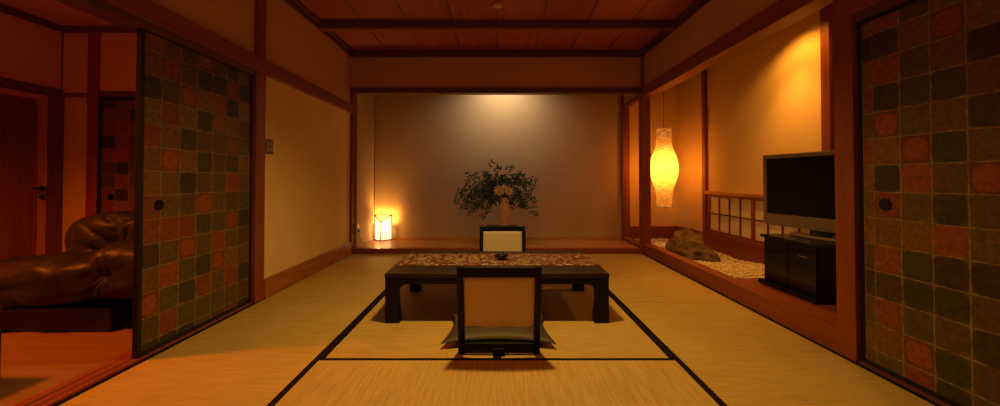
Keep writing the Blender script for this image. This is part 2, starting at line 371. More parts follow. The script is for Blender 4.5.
# tatami mats
def mat_(x0, x1, y0, y1, along, label, hw=.031):
    t = thing('tatami_mat', label, 'tatami mat', ((x0+x1)/2, (y0+y1)/2, 0), group='tatami mats laid edge to edge')
    a, b = (x1-x0)/2-.0015, (y1-y0)/2-.0015
    if along == 'X':
        child('rush_cover', box(-a, a, -b, b, -.05, 0), 'tatamiX', t)
        if y1-y0 > .3:
            child('border', box(-a, a, -b, -b+.006, -.049, .0006), 'heri', t); child('border', box(-a, a, b-.024, b, -.049, .0006), 'heri', t)
    else:
        child('rush_cover', box(-a, a, -b, b, -.05, 0), 'tatamiY', t)
        child('border', box(-a, -a+hw, -b, b, -.049, .0006), 'heri', t); child('border', box(a-hw, a, -b, b, -.049, .0006), 'heri', t)
    return t
H = .955
mat_(-W, -H, 3.09, YB, 'Y', 'tatami mat lengthwise in the far left corner below the plaster wall')
mat_(-W, -H, 1.18, 3.09, 'Y', 'tatami mat lengthwise along the patterned sliding door on the left')
mat_(-W, -H, Y0, 1.18, 'Y', 'tatami mat lengthwise at the very front left')
mat_(H, W, 3.09, YB, 'Y', 'tatami mat lengthwise along the far right beside the stone garden niche')
mat_(H, W, 1.18, 3.09, 'Y', 'tatami mat lengthwise on the right beside the television niche')
mat_(H, W, Y0, 1.18, 'Y', 'tatami mat lengthwise at the very front right')
mat_(-H, H, 4.065, YB, 'X', 'tatami mat crosswise in front of the alcove step')
mat_(-H, 0, 2.135, 4.065, 'Y', 'tatami mat lengthwise under the left half of the low table', .022)
mat_(0, H, 2.135, 4.065, 'Y', 'tatami mat lengthwise under the right half of the low table', .022)
mat_(-H, H, 1.18, 2.135, 'X', 'tatami mat crosswise in the middle foreground, nothing on it')
mat_(-H, H, .225, 1.18, 'X', 'tatami mat crosswise nearest the viewer')
mat_(-H, H, Y0, .225, 'X', 'tatami mat crosswise behind the viewer')

# --- left wall
wl = nb()
bx(wl, -W-.12, -W, 3.10, YB+.10, -.1, 1.88)
bx(wl, -W-.12, -W, Y0, .2, -.1, 1.88)
struct('wall_left', wl, 'plaster', 'beige plaster wall on the left')
struct('wall_left_upper', box(-W-.12, -W, Y0, YB+.10, 1.88, CZ), 'plaster_dim', 'plaster band above the rail on the left')
struct('baseboard_left', box(-W, -W+.03, 3.19, YB-.02, 0, .155), 'woodbase', 'broad cedar baseboard along the left wall', bevel=.004)
trim(box(-W-.02, -W+.022, 3.06, 3.185, 0, CZ-.07), 'woodZ', 'cedar post between sliding door and plaster wall')
trim(box(-W-.03, -W+.045, Y0, YB-.025, 1.825, 1.935), 'woodY', 'cedar rail running along the left wall')
trim(box(-W-.11, -W+.012, Y0, 3.06, 1.785, 1.825), 'darkY', 'dark head track above the left sliding doors', .002)
trim(box(-W-.14, -W+.005, Y0, 3.06, -.06, .012), 'woodY', 'cedar floor sill of the left sliding doors', .002)
bmk = nb(); bx(bmk, -W-.045, -W-.03, .2, 2.1, .0121, .0135); bx(bmk, -W-.095, -W-.08, .2, 2.1, .0121, .0135)
trim(bmk, 'darkY', 'grooves of the floor sill', 0)
trim(box(-W+.0, -W+.022, Y0, YB, CZ-.085, CZ), 'darkY', 'dark cornice along the left wall')
trim(box(-W+.022, -W+.055, Y0, YB, CZ-.04, CZ), 'darkY', 'upper cornice strip of the left wall')
trim(box(W-.022, W, Y0, YB, CZ-.085, CZ), 'darkY', 'dark cornice along the right wall')
trim(box(W-.055, W-.022, Y0, YB, CZ-.04, CZ), 'darkY', 'upper cornice strip of the right wall')
trim(box(-W, W, YB-.055, YB, CZ-.085, CZ), 'darkX', 'dark cornice along the back wall')
for yb in (4.10, 1.9, 0.1):
    b_ = trim(box(-W, W, yb, yb+.11, 2.575, CZ), 'darkX', 'dark ceiling beam across the room')
    child('lower_lip', box(-W, W, yb+.015, yb+.095, 2.562, 2.575), 'woodX', b_)

# --- back wall above the tokonoma, lintel, posts
struct('wall_back', box(-W-.1, W+.1, YB, YB+.07, 2.155, CZ), 'plaster_dim', 'plaster band above the alcove')
trim(box(-W-.06, W+.06, YB-.03, YB+.09, 2.090, 2.16), 'darkX', 'dark lintel of the alcove')
trim(box(-W-.05, -W+.035, YB-.03, YB+.07, 0, 2.09), 'woodZ', 'corner post at the left of the alcove')
trim(box(W-.03, W+.085, YB-.03, YB+.085, 0, CZ-.08), 'woodZ', 'corner post at the right of the alcove')
YT = 5.90
struct('floor_alcove', box(-W, W, YB+.03, YT+.02, -.05, .062), 'lightX', 'polished cypress floor of the alcove', bevel=.003)
trim(box(-W+.05, W-.03, YB-.02, YB+.06, -.02, .070), 'woodX', 'cedar front edge of the alcove step')
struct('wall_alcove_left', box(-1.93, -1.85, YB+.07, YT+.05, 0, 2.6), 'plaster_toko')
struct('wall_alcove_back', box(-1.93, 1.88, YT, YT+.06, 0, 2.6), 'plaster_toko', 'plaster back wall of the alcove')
struct('ceiling_alcove', box(-1.93, 2.0, YB+.05, YT+.06, 2.58, 2.64), 'darkX')
trim(box(-1.85, 1.88, YT-.012, YT, .062, .095), 'lightX', 'thin skirting at the foot of the alcove wall', .002)
trim(box(-1.855, -1.842, YT-.012, YT, .062, 2.58), 'darkZ', 'dark corner bead of the alcove', 0)
trim(box(1.88, 1.985, YT-.06, YT+.06, 0, 2.58), 'woodZ', 'slim post at the right rear of the alcove')
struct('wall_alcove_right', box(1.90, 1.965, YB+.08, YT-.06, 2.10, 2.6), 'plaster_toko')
trim(box(1.89, 1.975, YB+.085, YT-.06, 2.04, 2.10), 'woodY', 'head rail between alcove and garden niche')
trim(box(1.875, 1.975, YB+.085, YT-.06, .0, .105), 'woodY', 'sill between alcove and garden niche')

# --- right wall and the garden niche
NX = 2.75; NY0 = 2.19; NY1 = 5.95
wr = nb()
bx(wr, W, W+.10, Y0, YB, 2.165, CZ)
bx(wr, W, W+.10, Y0, 2.075, 1.93, 2.165)
bx(wr, W, W+.10, Y0, .3, -.1, 1.93)
struct('wall_right', wr, 'plaster_dim', 'plaster band along the right wall')
trim(box(W-.03, W+.11, 2.19, YB-.03, 2.03, 2.165), 'woodY', 'cedar lintel above the garden niche')
trim(box(W-.015, W+.12, 2.078, 2.195, 0, 2.165), 'woodZ', 'broad cedar post beside the right sliding door')
trim(box(W-.035, W+.10, Y0, 2.15, 1.845, 1.94), 'woodY', 'cedar rail above the right sliding door')
trim(box(W-.01, W+.11, Y0, 2.075, 1.805, 1.845), 'darkY', 'dark head track above the right sliding door', .002)
trim(box(W-.005, W+.11, Y0, 2.078, -.06, .012), 'darkY', 'floor track of the right sliding door', .002)
trim(box(W-.01, W+.10, 2.195, YB-.03, -.03, .135), 'woodY', 'broad cedar sill of the garden niche')
struct('wall_niche_right', box(NX, NX+.08, NY0-.1, NY1+.05, -.1, 2.5), 'plaster', 'plaster wall inside the niche')
struct('wall_niche_back', box(1.985, NX+.05, NY1, NY1+.08, -.1, 2.5), 'plaster', 'far plaster wall of the niche')
struct('wall_niche_front', box(W+.12, NX+.05, NY0-.18, NY0-.10, -.1, 2.5), 'plaster')
struct('ceiling_niche', box(W+.10, NX+.08, NY0-.18, NY1+.05, 2.44, 2.50), 'darkY')
struct('floor_niche', box(W+.10, NX+.02, NY0-.18, NY1+.05, -.1, -.0), 'gravelbed')
struct('floor_niche_deck', box(W+.10, NX, NY0-.10, 3.36, 0, .125), 'woodY', 'cedar deck under the television cabinet', bevel=.004)
struct('baseboard_niche_back', box(1.97, NX, NY1-.03, NY1, 0, .255), 'woodX', bevel=.003)
struct('baseboard_niche_right', box(NX-.04, NX, 3.37, NY1-.03, 0, .265), 'woodY', bevel=.003)
trim(box(NX-.035, NX+.02, 5.10, 5.18, .265, 2.44), 'woodZ', 'niche wall post left of the shoji window')
trim(box(NX-.035, NX+.02, 3.18, 3.27, .125, 2.44), 'woodZ', 'niche wall post behind the television')
trim(box(NX-.045, NX+.02, 3.27, 5.10, .775, .815), 'lightY', 'head rail of the low shoji window')
trim(box(NX-.045, NX+.02, 3.27, 5.10, .262, .30), 'woodY', 'sill rail of the low shoji window')
# shoji panels (window_1, window_2)
def shoji(name, ya, yb, x, label):
    fr = nb(); z0, z1 = .30, .775; s = .045
    bx(fr, x-.018, x+.006, ya, ya+s, z0, z1); bx(fr, x-.018, x+.006, yb-s, yb, z0, z1)
    bx(fr, x-.018, x+.006, ya+s, yb-s, z0, z0+.03); bx(fr, x-.018, x+.006, ya+s, yb-s, z1-.03, z1)
    o = struct(name, fr, 'woodZ', label, bevel=.002)
    k = nb()
    for i in range(1, 4):
        y = ya+s+(yb-ya-2*s)*i/4; bx(k, x-.014, x-.002, y-.008, y+.008, z0+.03, z1-.03)
    bx(k, x-.013, x-.003, ya+s, yb-s, (z0+z1)/2-.007, (z0+z1)/2+.007)
    child('lattice', k, 'darkZ', o)
    child('paper', box(x-.002, x, ya+s*.6, yb-s*.6, z0+.02, z1-.02), 'shoji_paper', o)
    return o
shoji('window_1', 4.14, 5.06, NX-.012, 'low shoji window panel of eight paper panes in the niche')
shoji('window_2', 3.29, 4.19, NX-.036+.02, 'low shoji window panel behind the television')

# --- front of the room (behind the viewer)
struct('wall_front', box(-4.5, W+.12, Y0-.08, Y0, -.1, CZ+.05), 'plaster')

# --- sitting room shell
XS = -4.41; YS = 3.95
struct('wall_sitting_room_left', box(XS-.08, XS, Y0, YS+.08, -.1, 2.56), 'plaster_side')
ws = nb(); bx(ws, XS, -W-.12, YS, YS+.08, 1.85, 2.56); bx(ws, XS, -4.0, YS, YS+.08, -.1, 1.85)
struct('wall_sitting_room_back', ws, 'plaster_side')
trim(box(-4.045-.09, -4.045+.02, YS-.02, YS+.02, 0, 2.52), 'woodZ', 'post on the far wall of the sitting room').scale = (1, 1, 1)
trim(box(XS, -W-.12, YS-.03, YS, 2.455, 2.52), 'darkX', 'cornice on the far wall of the sitting room')
trim(box(XS, XS+.03, Y0, YS, 2.455, 2.52), 'darkY', 'cornice on the side wall of the sitting room')
trim(box(XS, -4.135, YS-.02, YS, 1.80, 1.84), 'woodX', 'door head rail at the corner of the sitting room')
trim(box(-4.025, -W-.12, YS-.03, YS+.02, 1.80, 1.855), 'darkX', 'door head rail above the small patterned door')
trim(box(XS, XS+.035, Y0, YS-.02, 1.79, 1.87), 'darkY', 'door head rail on the side wall of the sitting room')
trim(box(XS, XS+.03, YS-.13, YS-.0, 0, 1.79), 'darkZ', 'dark door post in the corner of the sitting room')
trim(box(XS, XS+.006, YS-.01, YS-.0, 0, 2.5), 'darkZ', 'corner line of the sitting room', 0)

# ---------------------------------------------------------------- patterned sliding doors
PAL = {'B': (.115, .066, .016), 'O': (.175, .080, .018), 'R': (.205, .056, .014), 'r': (.25, .066, .015), 'G': (.050, .045, .012), 'g': (.092, .074, .016),
       'Y': (.175, .118, .025), 'D': (.056, .036, .011), 'k': (.058, .050, .014), 'o': (.21, .09, .021)}
RING = set('rko')
def tile_panel(name, x, sgn, ya, yb, z0, z1, cols, rows, zref, parent, th=.02, along='Y'):
    """one flat papered panel; cols = list of (edge_a, edge_b) along the panel, rows by zref+k*.134"""
    bm = nb(); uv = bm.loops.layers.uv.new('tiles'); cl = bm.loops.layers.float_color.new('tile_colour')
    T = .134
    zs = [z0]; k = math.floor((z0-zref)/T)+1
    while zref+k*T < z1: zs.append(zref+k*T); k += 1
    zs.append(z1)
    def P(a, z, d): return (x+d, a, z) if along == 'Y' else (a, x+d, z)
    for ci, (a, b) in enumerate(cols):
        for zi in range(len(zs)-1):
            za, zb = zs[zi], zs[zi+1]; kk = math.floor(((za+zb)/2-zref)/T)
            code = rows(ci, kk)
            f = bm.faces.new([bm.verts.new(P(a, za, 0)), bm.verts.new(P(b, za, 0)), bm.verts.new(P(b, zb, 0)), bm.verts.new(P(a, zb, 0))])
            c = PAL[code]; j = random.uniform(.85, 1.15)
            for l in f.loops:
                co = l.vert.co; aa = co.y if along == 'Y' else co.x
                u = (aa-cols[ci][0])/T if ci < len(cols)-1 or ci == 0 and False else (aa-cols[ci][0])/T
                if ci == 0 and (b-a) < T*.9: u = 1-(b-aa)/T
                l[uv].uv = (u*.998+.001+ci, ((co.z-zref)/T-kk)*.998+.001+kk+40)
                l[cl] = (c[0]*j, c[1]*j, c[2]*j, 1.0 if code in RING else 0.0)
    bmesh.ops.remove_doubles(bm, verts=bm.verts, dist=1e-5)
    me = bpy.data.meshes.new(name); bm.to_mesh(me); bm.free()
    o = link(name, me, 'tiles'); o.parent = parent
    return o
LEFT = ['RBggogB', 'OrgGGrG', 'GgrORGY', 'YRYGoYB', 'ROGBgog', 'OrOGggO', 'ODODgRB', 'RBBrBgg'[0:7], 'RRRGgrG', 'DBrBRBB', 'ORgGrOB', 'rgGRBRG', 'BRgggBB', 'GDGBBRD']
LEFT[6] = 'OODBgRB'; LEFT[0] = 'RBggogB'; LEFT[0] = 'RBgogGB'
LEFT[0] = 'RBgoгGB'.replace('г', 'g')
def left_rows(c, k):
    r = 6-k; r = max(0, min(13, r)); return LEFT[r][min(c, 6)]
RIGHT = {6: 'ORgYY', 5: 'GGOrY', 4: 'ORgBD', 3: 'RDGkB', 2: 'BrgBD', 1: 'RORGB'.replace('ROR', 'ROr'), 0: 'ODRBr', -1: 'BRBGB', -2: 'OOORB', -3: 'BRGDD', -4: 'DDGGB', -5: 'BRgBD', -6: 'OOrGB', -7: 'BgRGB'}
def right_rows(c, k):
    k = max(-7, min(6, k)); s = RIGHT[k]
    return s[c] if c < 5 else 'BOgGRDBYO'[(c*7+k*5) % 9]
def rnd_rows(seed):
    rr = random.Random(seed); tab = {}
    def f(c, k):
        if (c, k) not in tab: tab[(c, k)] = rr.choice('BBOORRgGGDYr')
        return tab[(c, k)]
    return f
def fusuma(name, x, ya, yb, z0, z1, cols, rows, zref, label, face=1, handle=None, mat_back='plaster_side'):
    """sliding door in the plane X = x (room face), thickness .03 away from the room (face=+1: room on +X side)"""
    t = .030; xa, xb = (x-t, x) if face > 0 else (x, x+t)
    core = box(xa+.004, xb-.004, ya+.01, yb-.01, z0+.01, z1-.01)
    o = struct(name, core, mat_back, label)
    fr = nb(); s = .024
    bx(fr, xa, xb, ya, ya+s, z0, z1); bx(fr, xa, xb, yb-s, yb, z0, z1)
    bx(fr, xa, xb, ya+s, yb-s, z0, z0+s); bx(fr, xa, xb, ya+s, yb-s, z1-s, z1)
    child('frame', fr, 'lacquer_matt', o, bevel=.002)
    pan = tile_panel('tile_paper', x-.002*face, face, ya+s, yb-s, z0+s, z1-s, cols, rows, zref, o)
    if handle:
        hb = nb(); tube(hb, [(x-.004*face, handle[0], handle[1]), (x+.004*face, handle[0], handle[1])], .030, 28)
        h = child('handle', hb, 'lacquer', o, bevel=.001)
        hb = nb(); tube(hb, [(x+.004*face, handle[0], handle[1]), (x+.0046*face, handle[0], handle[1])], .019, 24)
        g = bpy.data.objects.new('recess', bpy.data.meshes.new('recess')); bmesh.ops.recalc_face_normals(hb, faces=hb.faces); hb.to_mesh(g.data); hb.free()
        g.data.materials.append(M['steel']); C.objects.link(g); g.parent = h
    return o
T = .134
def cols_from(edges): return list(zip(edges, edges[1:]))
# left: columns from the near edge; first column .085 wide
e = [2.124]; e += [2.232+i*T for i in range(0, 7)]; e = [v for v in e if v < 3.03]+[3.035]
fusuma('door_1', -W-.008, 2.100, 3.058, .012, 1.80, cols_from(e), left_rows, .88, 'patterned sliding door on the left wall', 1, (2.222, .823))
e2 = [2.189+i*T for i in range(7)]+[3.035]
fusuma('door_2', -W-.055, 2.165, 3.058, .012, 1.80, cols_from(e2), rnd_rows(4), .88, 'second sliding door stacked behind the left one', 1)
# right: columns from far edge towards the viewer -> build with descending order swapped
er = [2.052, 1.998]
while er[-1]-T > 1.16: er.append(er[-1]-T)
er.append(1.144)
colsR = [(b, a) for a, b in zip(er, er[1:])]
fusuma('door_3', W+.012, 1.12, 2.076, .012, 1.805, colsR, right_rows, .907, 'patterned sliding door on the right wall', -1, (1.937, .845))
er2 = [1.12+.024+i*T for i in range(-6, 1)]
fusuma('door_4', W+.055, .30, 1.18, .012, 1.805, cols_from([.324+i*T for i in range(6)]+[1.156]), rnd_rows(9), .907, 'second sliding door on the right wall nearer the viewer', -1)
# small patterned door at the end of the sitting room
d5 = struct('door_5', box(-4.02, -2.05, YS-.004, YS+.03, 0, 1.80), 'plaster_side', 'small patterned sliding door at the end of the sitting room')
fb = nb(); bx(fb, -4.025, -3.985, YS-.014, YS, 0, 1.80); bx(fb, -3.985, -2.05, YS-.014, YS, 1.765, 1.80); bx(fb, -3.985, -2.05, YS-.014, YS, 0, .03)
child('frame', fb, 'lacquer_matt', d5)
tile_panel('tile_paper', YS-.006, 1, -3.985, -2.05, .03, 1.765, cols_from([-3.985+i*T for i in range(15)]), rnd_rows(12), .88, d5, along='X')
hb = nb(); tube(hb, [(-3.89, YS-.012, .79), (-3.89, YS-.005, .79)], .032, 20); child('handle', hb, 'lacquer', d5)
# hinged door on the sitting room's side wall
d6 = struct('door_6', box(XS+.001, XS+.02, 2.95, YS-.135, 0, 1.785), 'lightZ', 'brown hinged door at the left of the sitting room', bevel=.003)
child('door_panel', box(XS+.019, XS+.023, 3.05, 3.715, .15, 1.72), 'door_panel', d6, bevel=.002)
pf = nb()
for a in ((3.705, 3.722, .14, 1.73), (3.045, 3.06, .14, 1.73)): bx(pf, XS+.019, XS+.029, a[0], a[1], a[2], a[3])
bx(pf, XS+.019, XS+.029, 3.06, 3.705, 1.715, 1.73); bx(pf, XS+.019, XS+.029, 3.06, 3.705, .14, .155)
child('panel_moulding', pf, 'woodZ', d6)
hb = nb(); tube(hb, [(XS+.02, 3.77, .88), (XS+.06, 3.77, .88), (XS+.065, 3.755, .88), (XS+.065, 3.67, .88)], .011, 10)
disc_x(hb, XS+.019, XS+.028, 3.77, .88, .026)
child('handle', hb, 'steel', d6, smooth=False)
hb = nb(); disc_x(hb, XS+.019, XS+.035, 3.77, .80, .022); child('lock', hb, 'steel', d6)

# ================================================================ THINGS
# --- low table
t = thing('low_table', 'long low black lacquered table with curved brackets on the tatami', 'table', (0, 3.055, .0012))
tx, ty = .755, .41
child('table_top', box(-tx-.003, tx+.003, -ty-.003, ty+.003, .300, .3335), 'table_top', t, bevel=.006, segs=3)
ap = nb()
bx(ap, -tx+.012, tx-.012, -ty+.008, -ty+.030, .258, .300); bx(ap, -tx+.012, tx-.012, ty-.030, ty-.008, .258, .300)
bx(ap, -tx+.008, -tx+.030, -ty+.03, ty-.03, .258, .300); bx(ap, tx-.030, tx-.008, -ty+.03, ty-.03, .258, .300)
child('apron', ap, 'lacquer', t, bevel=.003)
for sx in (-1, 1):
    for sy in (-1, 1):
        pts = [(tx, .299), (tx, 0), (tx-.100, 0), (tx-.094, .06), (tx-.086, .14), (tx-.084, .19)]
        for a in range(0, 7):
            an = a/6*PI/2; pts.append((tx-.084-.075*(1-math.cos(an)), .19+.072*math.sin(an)))
        pts.append((tx-.17, .299))
        pts = [(sx*p[0], p[1]) for p in pts]
        ya, yb = (-ty, -ty+.075) if sy < 0 else (ty-.075, ty)
        child('leg', prism(nb(), pts, 'Y', ya, yb), 'lacquer', t, bevel=.004)
# --- runner
bm = nb(); nx, ny = 60, 10
x0, x1, y0, y1 = -.757, .752, 2.885, 3.345
def rz(x, y): return .3348+.0012*abs(noise.noise(Vector((x*5, y*7, 0))))
g = [[bm.verts.new((x0+(x1-x0)*i/nx, y0+(y1-y0)*j/ny+.004*noise.noise(Vector((i*.2, j*.3, 3))), rz(i*.1, j*.1))) for j in range(ny+1)] for i in range(nx+1)]
for i in range(nx):
    for j in range(ny): bm.faces.new([g[i][j], g[i+1][j], g[i+1][j+1], g[i][j+1]])
ru = obj('table_runner', bm, 'runner', smooth=True)
so = ru.modifiers.new('solid', 'SOLIDIFY'); so.thickness = .0016; so.offset = 1
tag(ru, 'red and cream patterned cloth runner lying along the low table', 'table runner')
# --- bowl
t = thing('tea_bowl', 'small dark round lidded bowl standing on the patterned runner', 'bowl', (.035, 3.09, .3385))
child('bowl_body', lathe(nb(), [(.022, 0), (.024, .006), (.040, .014), (.052, .032), (.054, .036), (.050, .036)], seg=32), 'ceramic_dark', t, smooth=True)
child('lid', lathe(nb(), [(.053, .0362), (.046, .043), (.024, .049), (.014, .051), (.014, .057), (.010, .059)], seg=32), 'ceramic_dark', t, smooth=True)

# --- legless chairs
def legless_chair(loc, rotz, label, weave):
    t = thing('legless_chair', label, 'floor chair', loc, rotz, 'legless tatami chairs at the low table')
    lean = -.11
    def Pm(z): return -.215+lean*(z/.50)
    for s in (-1, 1):
        pts = []
        for z in (0.0, .06, .25, .42, .507): pts.append((Pm(z)-.004, z))
        for z in (.507, .42, .25, .06, .0): pts.append((Pm(z)+.030+(.02 if z < .07 else 0), z))
        xa = s*(.190+.0); xb = s*(.226)
        child('side_post', prism(nb(), pts, 'X', min(xa, xb), max(xa, xb)), 'lacquer', t, bevel=.006, segs=3)
    # top rail slightly curved
    bm = nb(); n = 12; secs = []
    for i in range(n+1):
        u = i/n*2-1; x = u*.221; dy = -.014*(1-u*u); zt = .500+.006*(1-u*u)-(.0)
        yy = Pm(.48)+dy
        secs.append([bm.verts.new(p) for p in ((x, yy-.004, zt-.052), (x, yy+.024, zt-.052), (x, yy+.022, zt), (x, yy-.006, zt))])
    for A, B in zip(secs, secs[1:]):
        for k in range(4): bm.faces.new([A[k], A[(k+1) % 4], B[(k+1) % 4], B[k]])
    bm.faces.new(secs[0]); bm.faces.new(secs[-1][::-1])
    child('top_rail', bm, 'lacquer', t, bevel=.004)
    # woven panel
    bm = nb(); nx, nz = 16, 10; F = []; Bk = []
    for i in range(nx+1):
        ra, rb = [], []
        for j in range(nz+1):
            u = i/nx*2-1; z = .168+(.452-.168)*j/nz; x = u*.192; dy = -.016*(1-u*u)
            if j == 0: z += .004*math.sin(u*7)
            ra.append(bm.verts.new((x, Pm(z)+.004+dy, z))); rb.append(bm.verts.new((x, Pm(z)+.018+dy, z)))
        F.append(ra); Bk.append(rb)
    for G in (F, Bk):
        for i in range(nx):
            for j in range(nz): bm.faces.new([G[i][j], G[i+1][j], G[i+1][j+1], G[i][j+1]])
    for i in range(nx):
        bm.faces.new([F[i][0], F[i+1][0], Bk[i+1][0], Bk[i][0]]); bm.faces.new([F[i][nz], F[i+1][nz], Bk[i+1][nz], Bk[i][nz]])
    for j in range(nz):
        bm.faces.new([F[0][j], F[0][j+1], Bk[0][j+1], Bk[0][j]]); bm.faces.new([F[nx][j], F[nx][j+1], Bk[nx][j+1], Bk[nx][j]])
    child('woven_back', bm, weave, t, smooth=True)
    child('bottom_rail', box(-.19, .19, Pm(.05)+.002, Pm(.05)+.024, .030, .062), 'lacquer', t, bevel=.003)
    child('seat', box(-.205, .205, -.20, .24, .012, .030), 'lacquer_matt', t, bevel=.006)
    child('rear_foot', box(-.032, .032, Pm(.02)-.022, Pm(.02)+.03, 0, .040), 'lacquer', t, bevel=.003)
    return t
legless_chair((.012, 2.395, .0012), 0, 'legless chair in front of the table, seen from behind, rosy woven back', 'weave_front')
legless_chair((.055, 3.57, .0012), PI, 'legless chair behind the table, facing the viewer, pale woven back', 'weave')

def floor_cushion(loc, rotz, label, half=.33, depth=.26):
    bm = nb(); n = 28; top = []; bot = []
    for i in range(n+1):
        a, b = [], []
        for j in range(n+1):
            u, v = i/n*2-1, j/n*2-1
            x = u*(half-.045*(1-u*u*0)*(1-v*v)); y = v*(depth-.04*(1-u*u))
            hgt = max(0, (1-abs(u)**2.6)*(1-abs(v)**2.6))**.55
            wr_ = .006*noise.noise(Vector((u*3, v*3, 1)))*hgt
            dr = -.012*(abs(u)**4)*(abs(v)**4)
            a.append(bm.verts.new((x, y, .012+.042*hgt+wr_+dr+.012))); b.append(bm.verts.new((x, y, .012-.010*hgt+dr+.010)))
        top.append(a); bot.append(b)
    for i in range(n):
        for j in range(n):
            bm.faces.new([top[i][j], top[i+1][j], top[i+1][j+1], top[i][j+1]]); bm.faces.new([bot[i][j], bot[i][j+1], bot[i+1][j+1], bot[i+1][j]])
    for k in range(n):
        for (p, q) in (((k, 0), (k+1, 0)), ((k, n), (k+1, n)), ((0, k), (0, k+1)), ((n, k), (n, k+1))):
            bm.faces.new([top[p[0]][p[1]], top[q[0]][q[1]], bot[q[0]][q[1]], bot[p[0]][p[1]]])
    o = obj('floor_cushion', bm, 'cushion', smooth=True); o.location = loc; o.rotation_euler = (0, 0, rotz)
    tag(o, label, 'cushion', 'floor cushions on the legless chairs'); return o
floor_cushion((.008, 2.50, .020), 0, 'dark olive silk floor cushion on the near chair, its corners sticking out')
floor_cushion((.055, 3.52, .020), PI, 'dark silk floor cushion on the far chair behind the table')

# --- television cabinet and television
t = thing('television_cabinet', 'glossy black television cabinet with smoked glass doors on the niche deck', 'cabinet', (2.18, 2.93, .125))
cw, cd = .27, .42
child('plinth', box(-.035, cd+.01, -cw-.02, cw+.03, 0, .035), 'tvblack', t, bevel=.006)
child('body', box(.0, cd, -cw, cw, .035, .375), 'tvblack', t, bevel=.004)
child('top_board', box(-.022, cd+.01, -cw-.02, cw+.02, .375, .398), 'tvblack', t, bevel=.005)
dr = child('glass_door', box(-.008, -.001, -cw+.012, -.003, .05, .36), 'smoked_glass', t, bevel=.002)
child('glass_door', box(-.008, -.001, .003, cw-.012, .05, .36), 'smoked_glass', t, bevel=.002)
child('shelf_edge', box(-.0085, -.0075, -cw+.02, cw-.02, .222, .230), 'steel', t)
child('door_pull', box(-.014, -.007, -.19, -.11, .292, .298), 'brass', t, bevel=.001)

t = thing('television', 'flat silver-framed television with a dark screen on the black cabinet', 'television', (2.435, 2.955, .5235), R(10.7))
# local: screen faces -X ; width along Y
tw = .47; z0, z1 = .07, .655
fr = nb()
bx(fr, -.03, .03, -tw, tw, z1-.035, z1); bx(fr, -.03, .03, -tw, tw, z0, z0+.085)
bx(fr, -.03, .03, -tw, -tw+.035, z0+.085, z1-.035); bx(fr, -.03, .03, tw-.035, tw, z0+.085, z1-.035)
child('frame', fr, 'tv_silver', t, bevel=.005)
child('screen', box(-.022, .0, -tw+.035, tw-.035, z0+.085, z1-.035), 'screen', t)
child('speaker_bar', box(-.028, .02, -tw+.02, tw-.02, z0-.012, z0+.001), 'tv_silver', t, bevel=.004)
child('rear_housing', box(.028, .085, -tw+.08, tw-.08, z0+.05, z1-.08), 'tvblack', t, bevel=.02)
child('stand_neck', box(-.01, .04, -.07, .07, .012, z0+.05), 'tvblack', t, bevel=.004)
st = nb(); n = 40
prism(st, [(.11*math.cos(2*PI*k/n)+.01, .24*math.sin(2*PI*k/n)) for k in range(n)], 'Z', 0, .016)
child('stand_base', st, 'tv_silver', t, bevel=.004)

# --- stones and gravel
def stone(name, c, r, seed, mat, label, flat=.4):
    bm = nb(); bmesh.ops.create_icosphere(bm, subdivisions=5, radius=1)
    for v in bm.verts:
        p = v.co.copy(); nz = noise.fractal(p*1.1+Vector((seed, 0, 0)), 1, 2, 5)*.34+noise.noise(p*5+Vector((0, seed, 0)))*.06
        q = p*(1+nz)
        q.x = math.copysign(abs(q.x)**.85, q.x)
        v.co = Vector((q.x*r[0], q.y*r[1], max(q.z, -flat)*r[2]))
    o = obj(name, bm, mat, smooth=True); o.location = c
    return tag(o, label, 'stone', 'garden stones in the niche')
stone('garden_stone', (2.25, 4.47, .10), (.225, .22, .14), 3.3, 'rock', 'dark rough garden stone lying in front on the niche gravel')
stone('garden_stone', (2.36, 4.93, .14), (.19, .16, .175), 8.1, 'rock2', 'taller tan garden stone rising behind the dark stone in the niche')
def gz(x, y): return .055+.030*noise.noise(Vector((x*2.2, y*1.6, 4)))+.05*math.exp(-((y-3.75)/.38)**2)+.02*max(0, (x-2.2))
bm = nb(); nx, ny = 24, 70
xa, xb, ya, yb = W+.101, NX-.041, 3.362, NY1-.031
g = [[bm.verts.new((xa+(xb-xa)*i/nx, ya+(yb-ya)*j/ny, gz(xa+(xb-xa)*i/nx, ya+(yb-ya)*j/ny)-.004)) for j in range(ny+1)] for i in range(nx+1)]
for i in range(nx):
    for j in range(ny): bm.faces.new([g[i][j], g[i+1][j], g[i+1][j+1], g[i][j+1]])
rr = random.Random(5)
base = bmesh.new(); bmesh.ops.create_icosphere(base, subdivisions=1, radius=1); bv = [v.co.copy() for v in base.verts]; bf = [[v.index for v in f.verts] for f in base.faces]; base.free()
def pebbles(bm, n, xr, yr, s0, s1):
    for _ in range(n):
        x, y = rr.uniform(*xr), rr.uniform(*yr); s = rr.uniform(s0, s1)
        m = Matrix.Rotation(rr.uniform(0, PI), 3, 'Z')
        sc = Vector((s, s*rr.uniform(.6, .9), s*rr.uniform(.45, .7)))
        vs_ = [bm.verts.new(Vector((x, y, gz(x, y)+sc.z*.3))+m @ Vector((p.x*sc.x, p.y*sc.y, p.z*sc.z))) for p in bv]
        for f in bf: bm.faces.new([vs_[i] for i in f])
pebbles(bm, 3400, (xa+.02, xb-.02), (ya+.02, yb-.02), .011, .024)
gr = obj('gravel', bm, 'pebble')
tag(gr, 'pale pebble gravel covering the garden niche floor', 'gravel', kind='stuff')

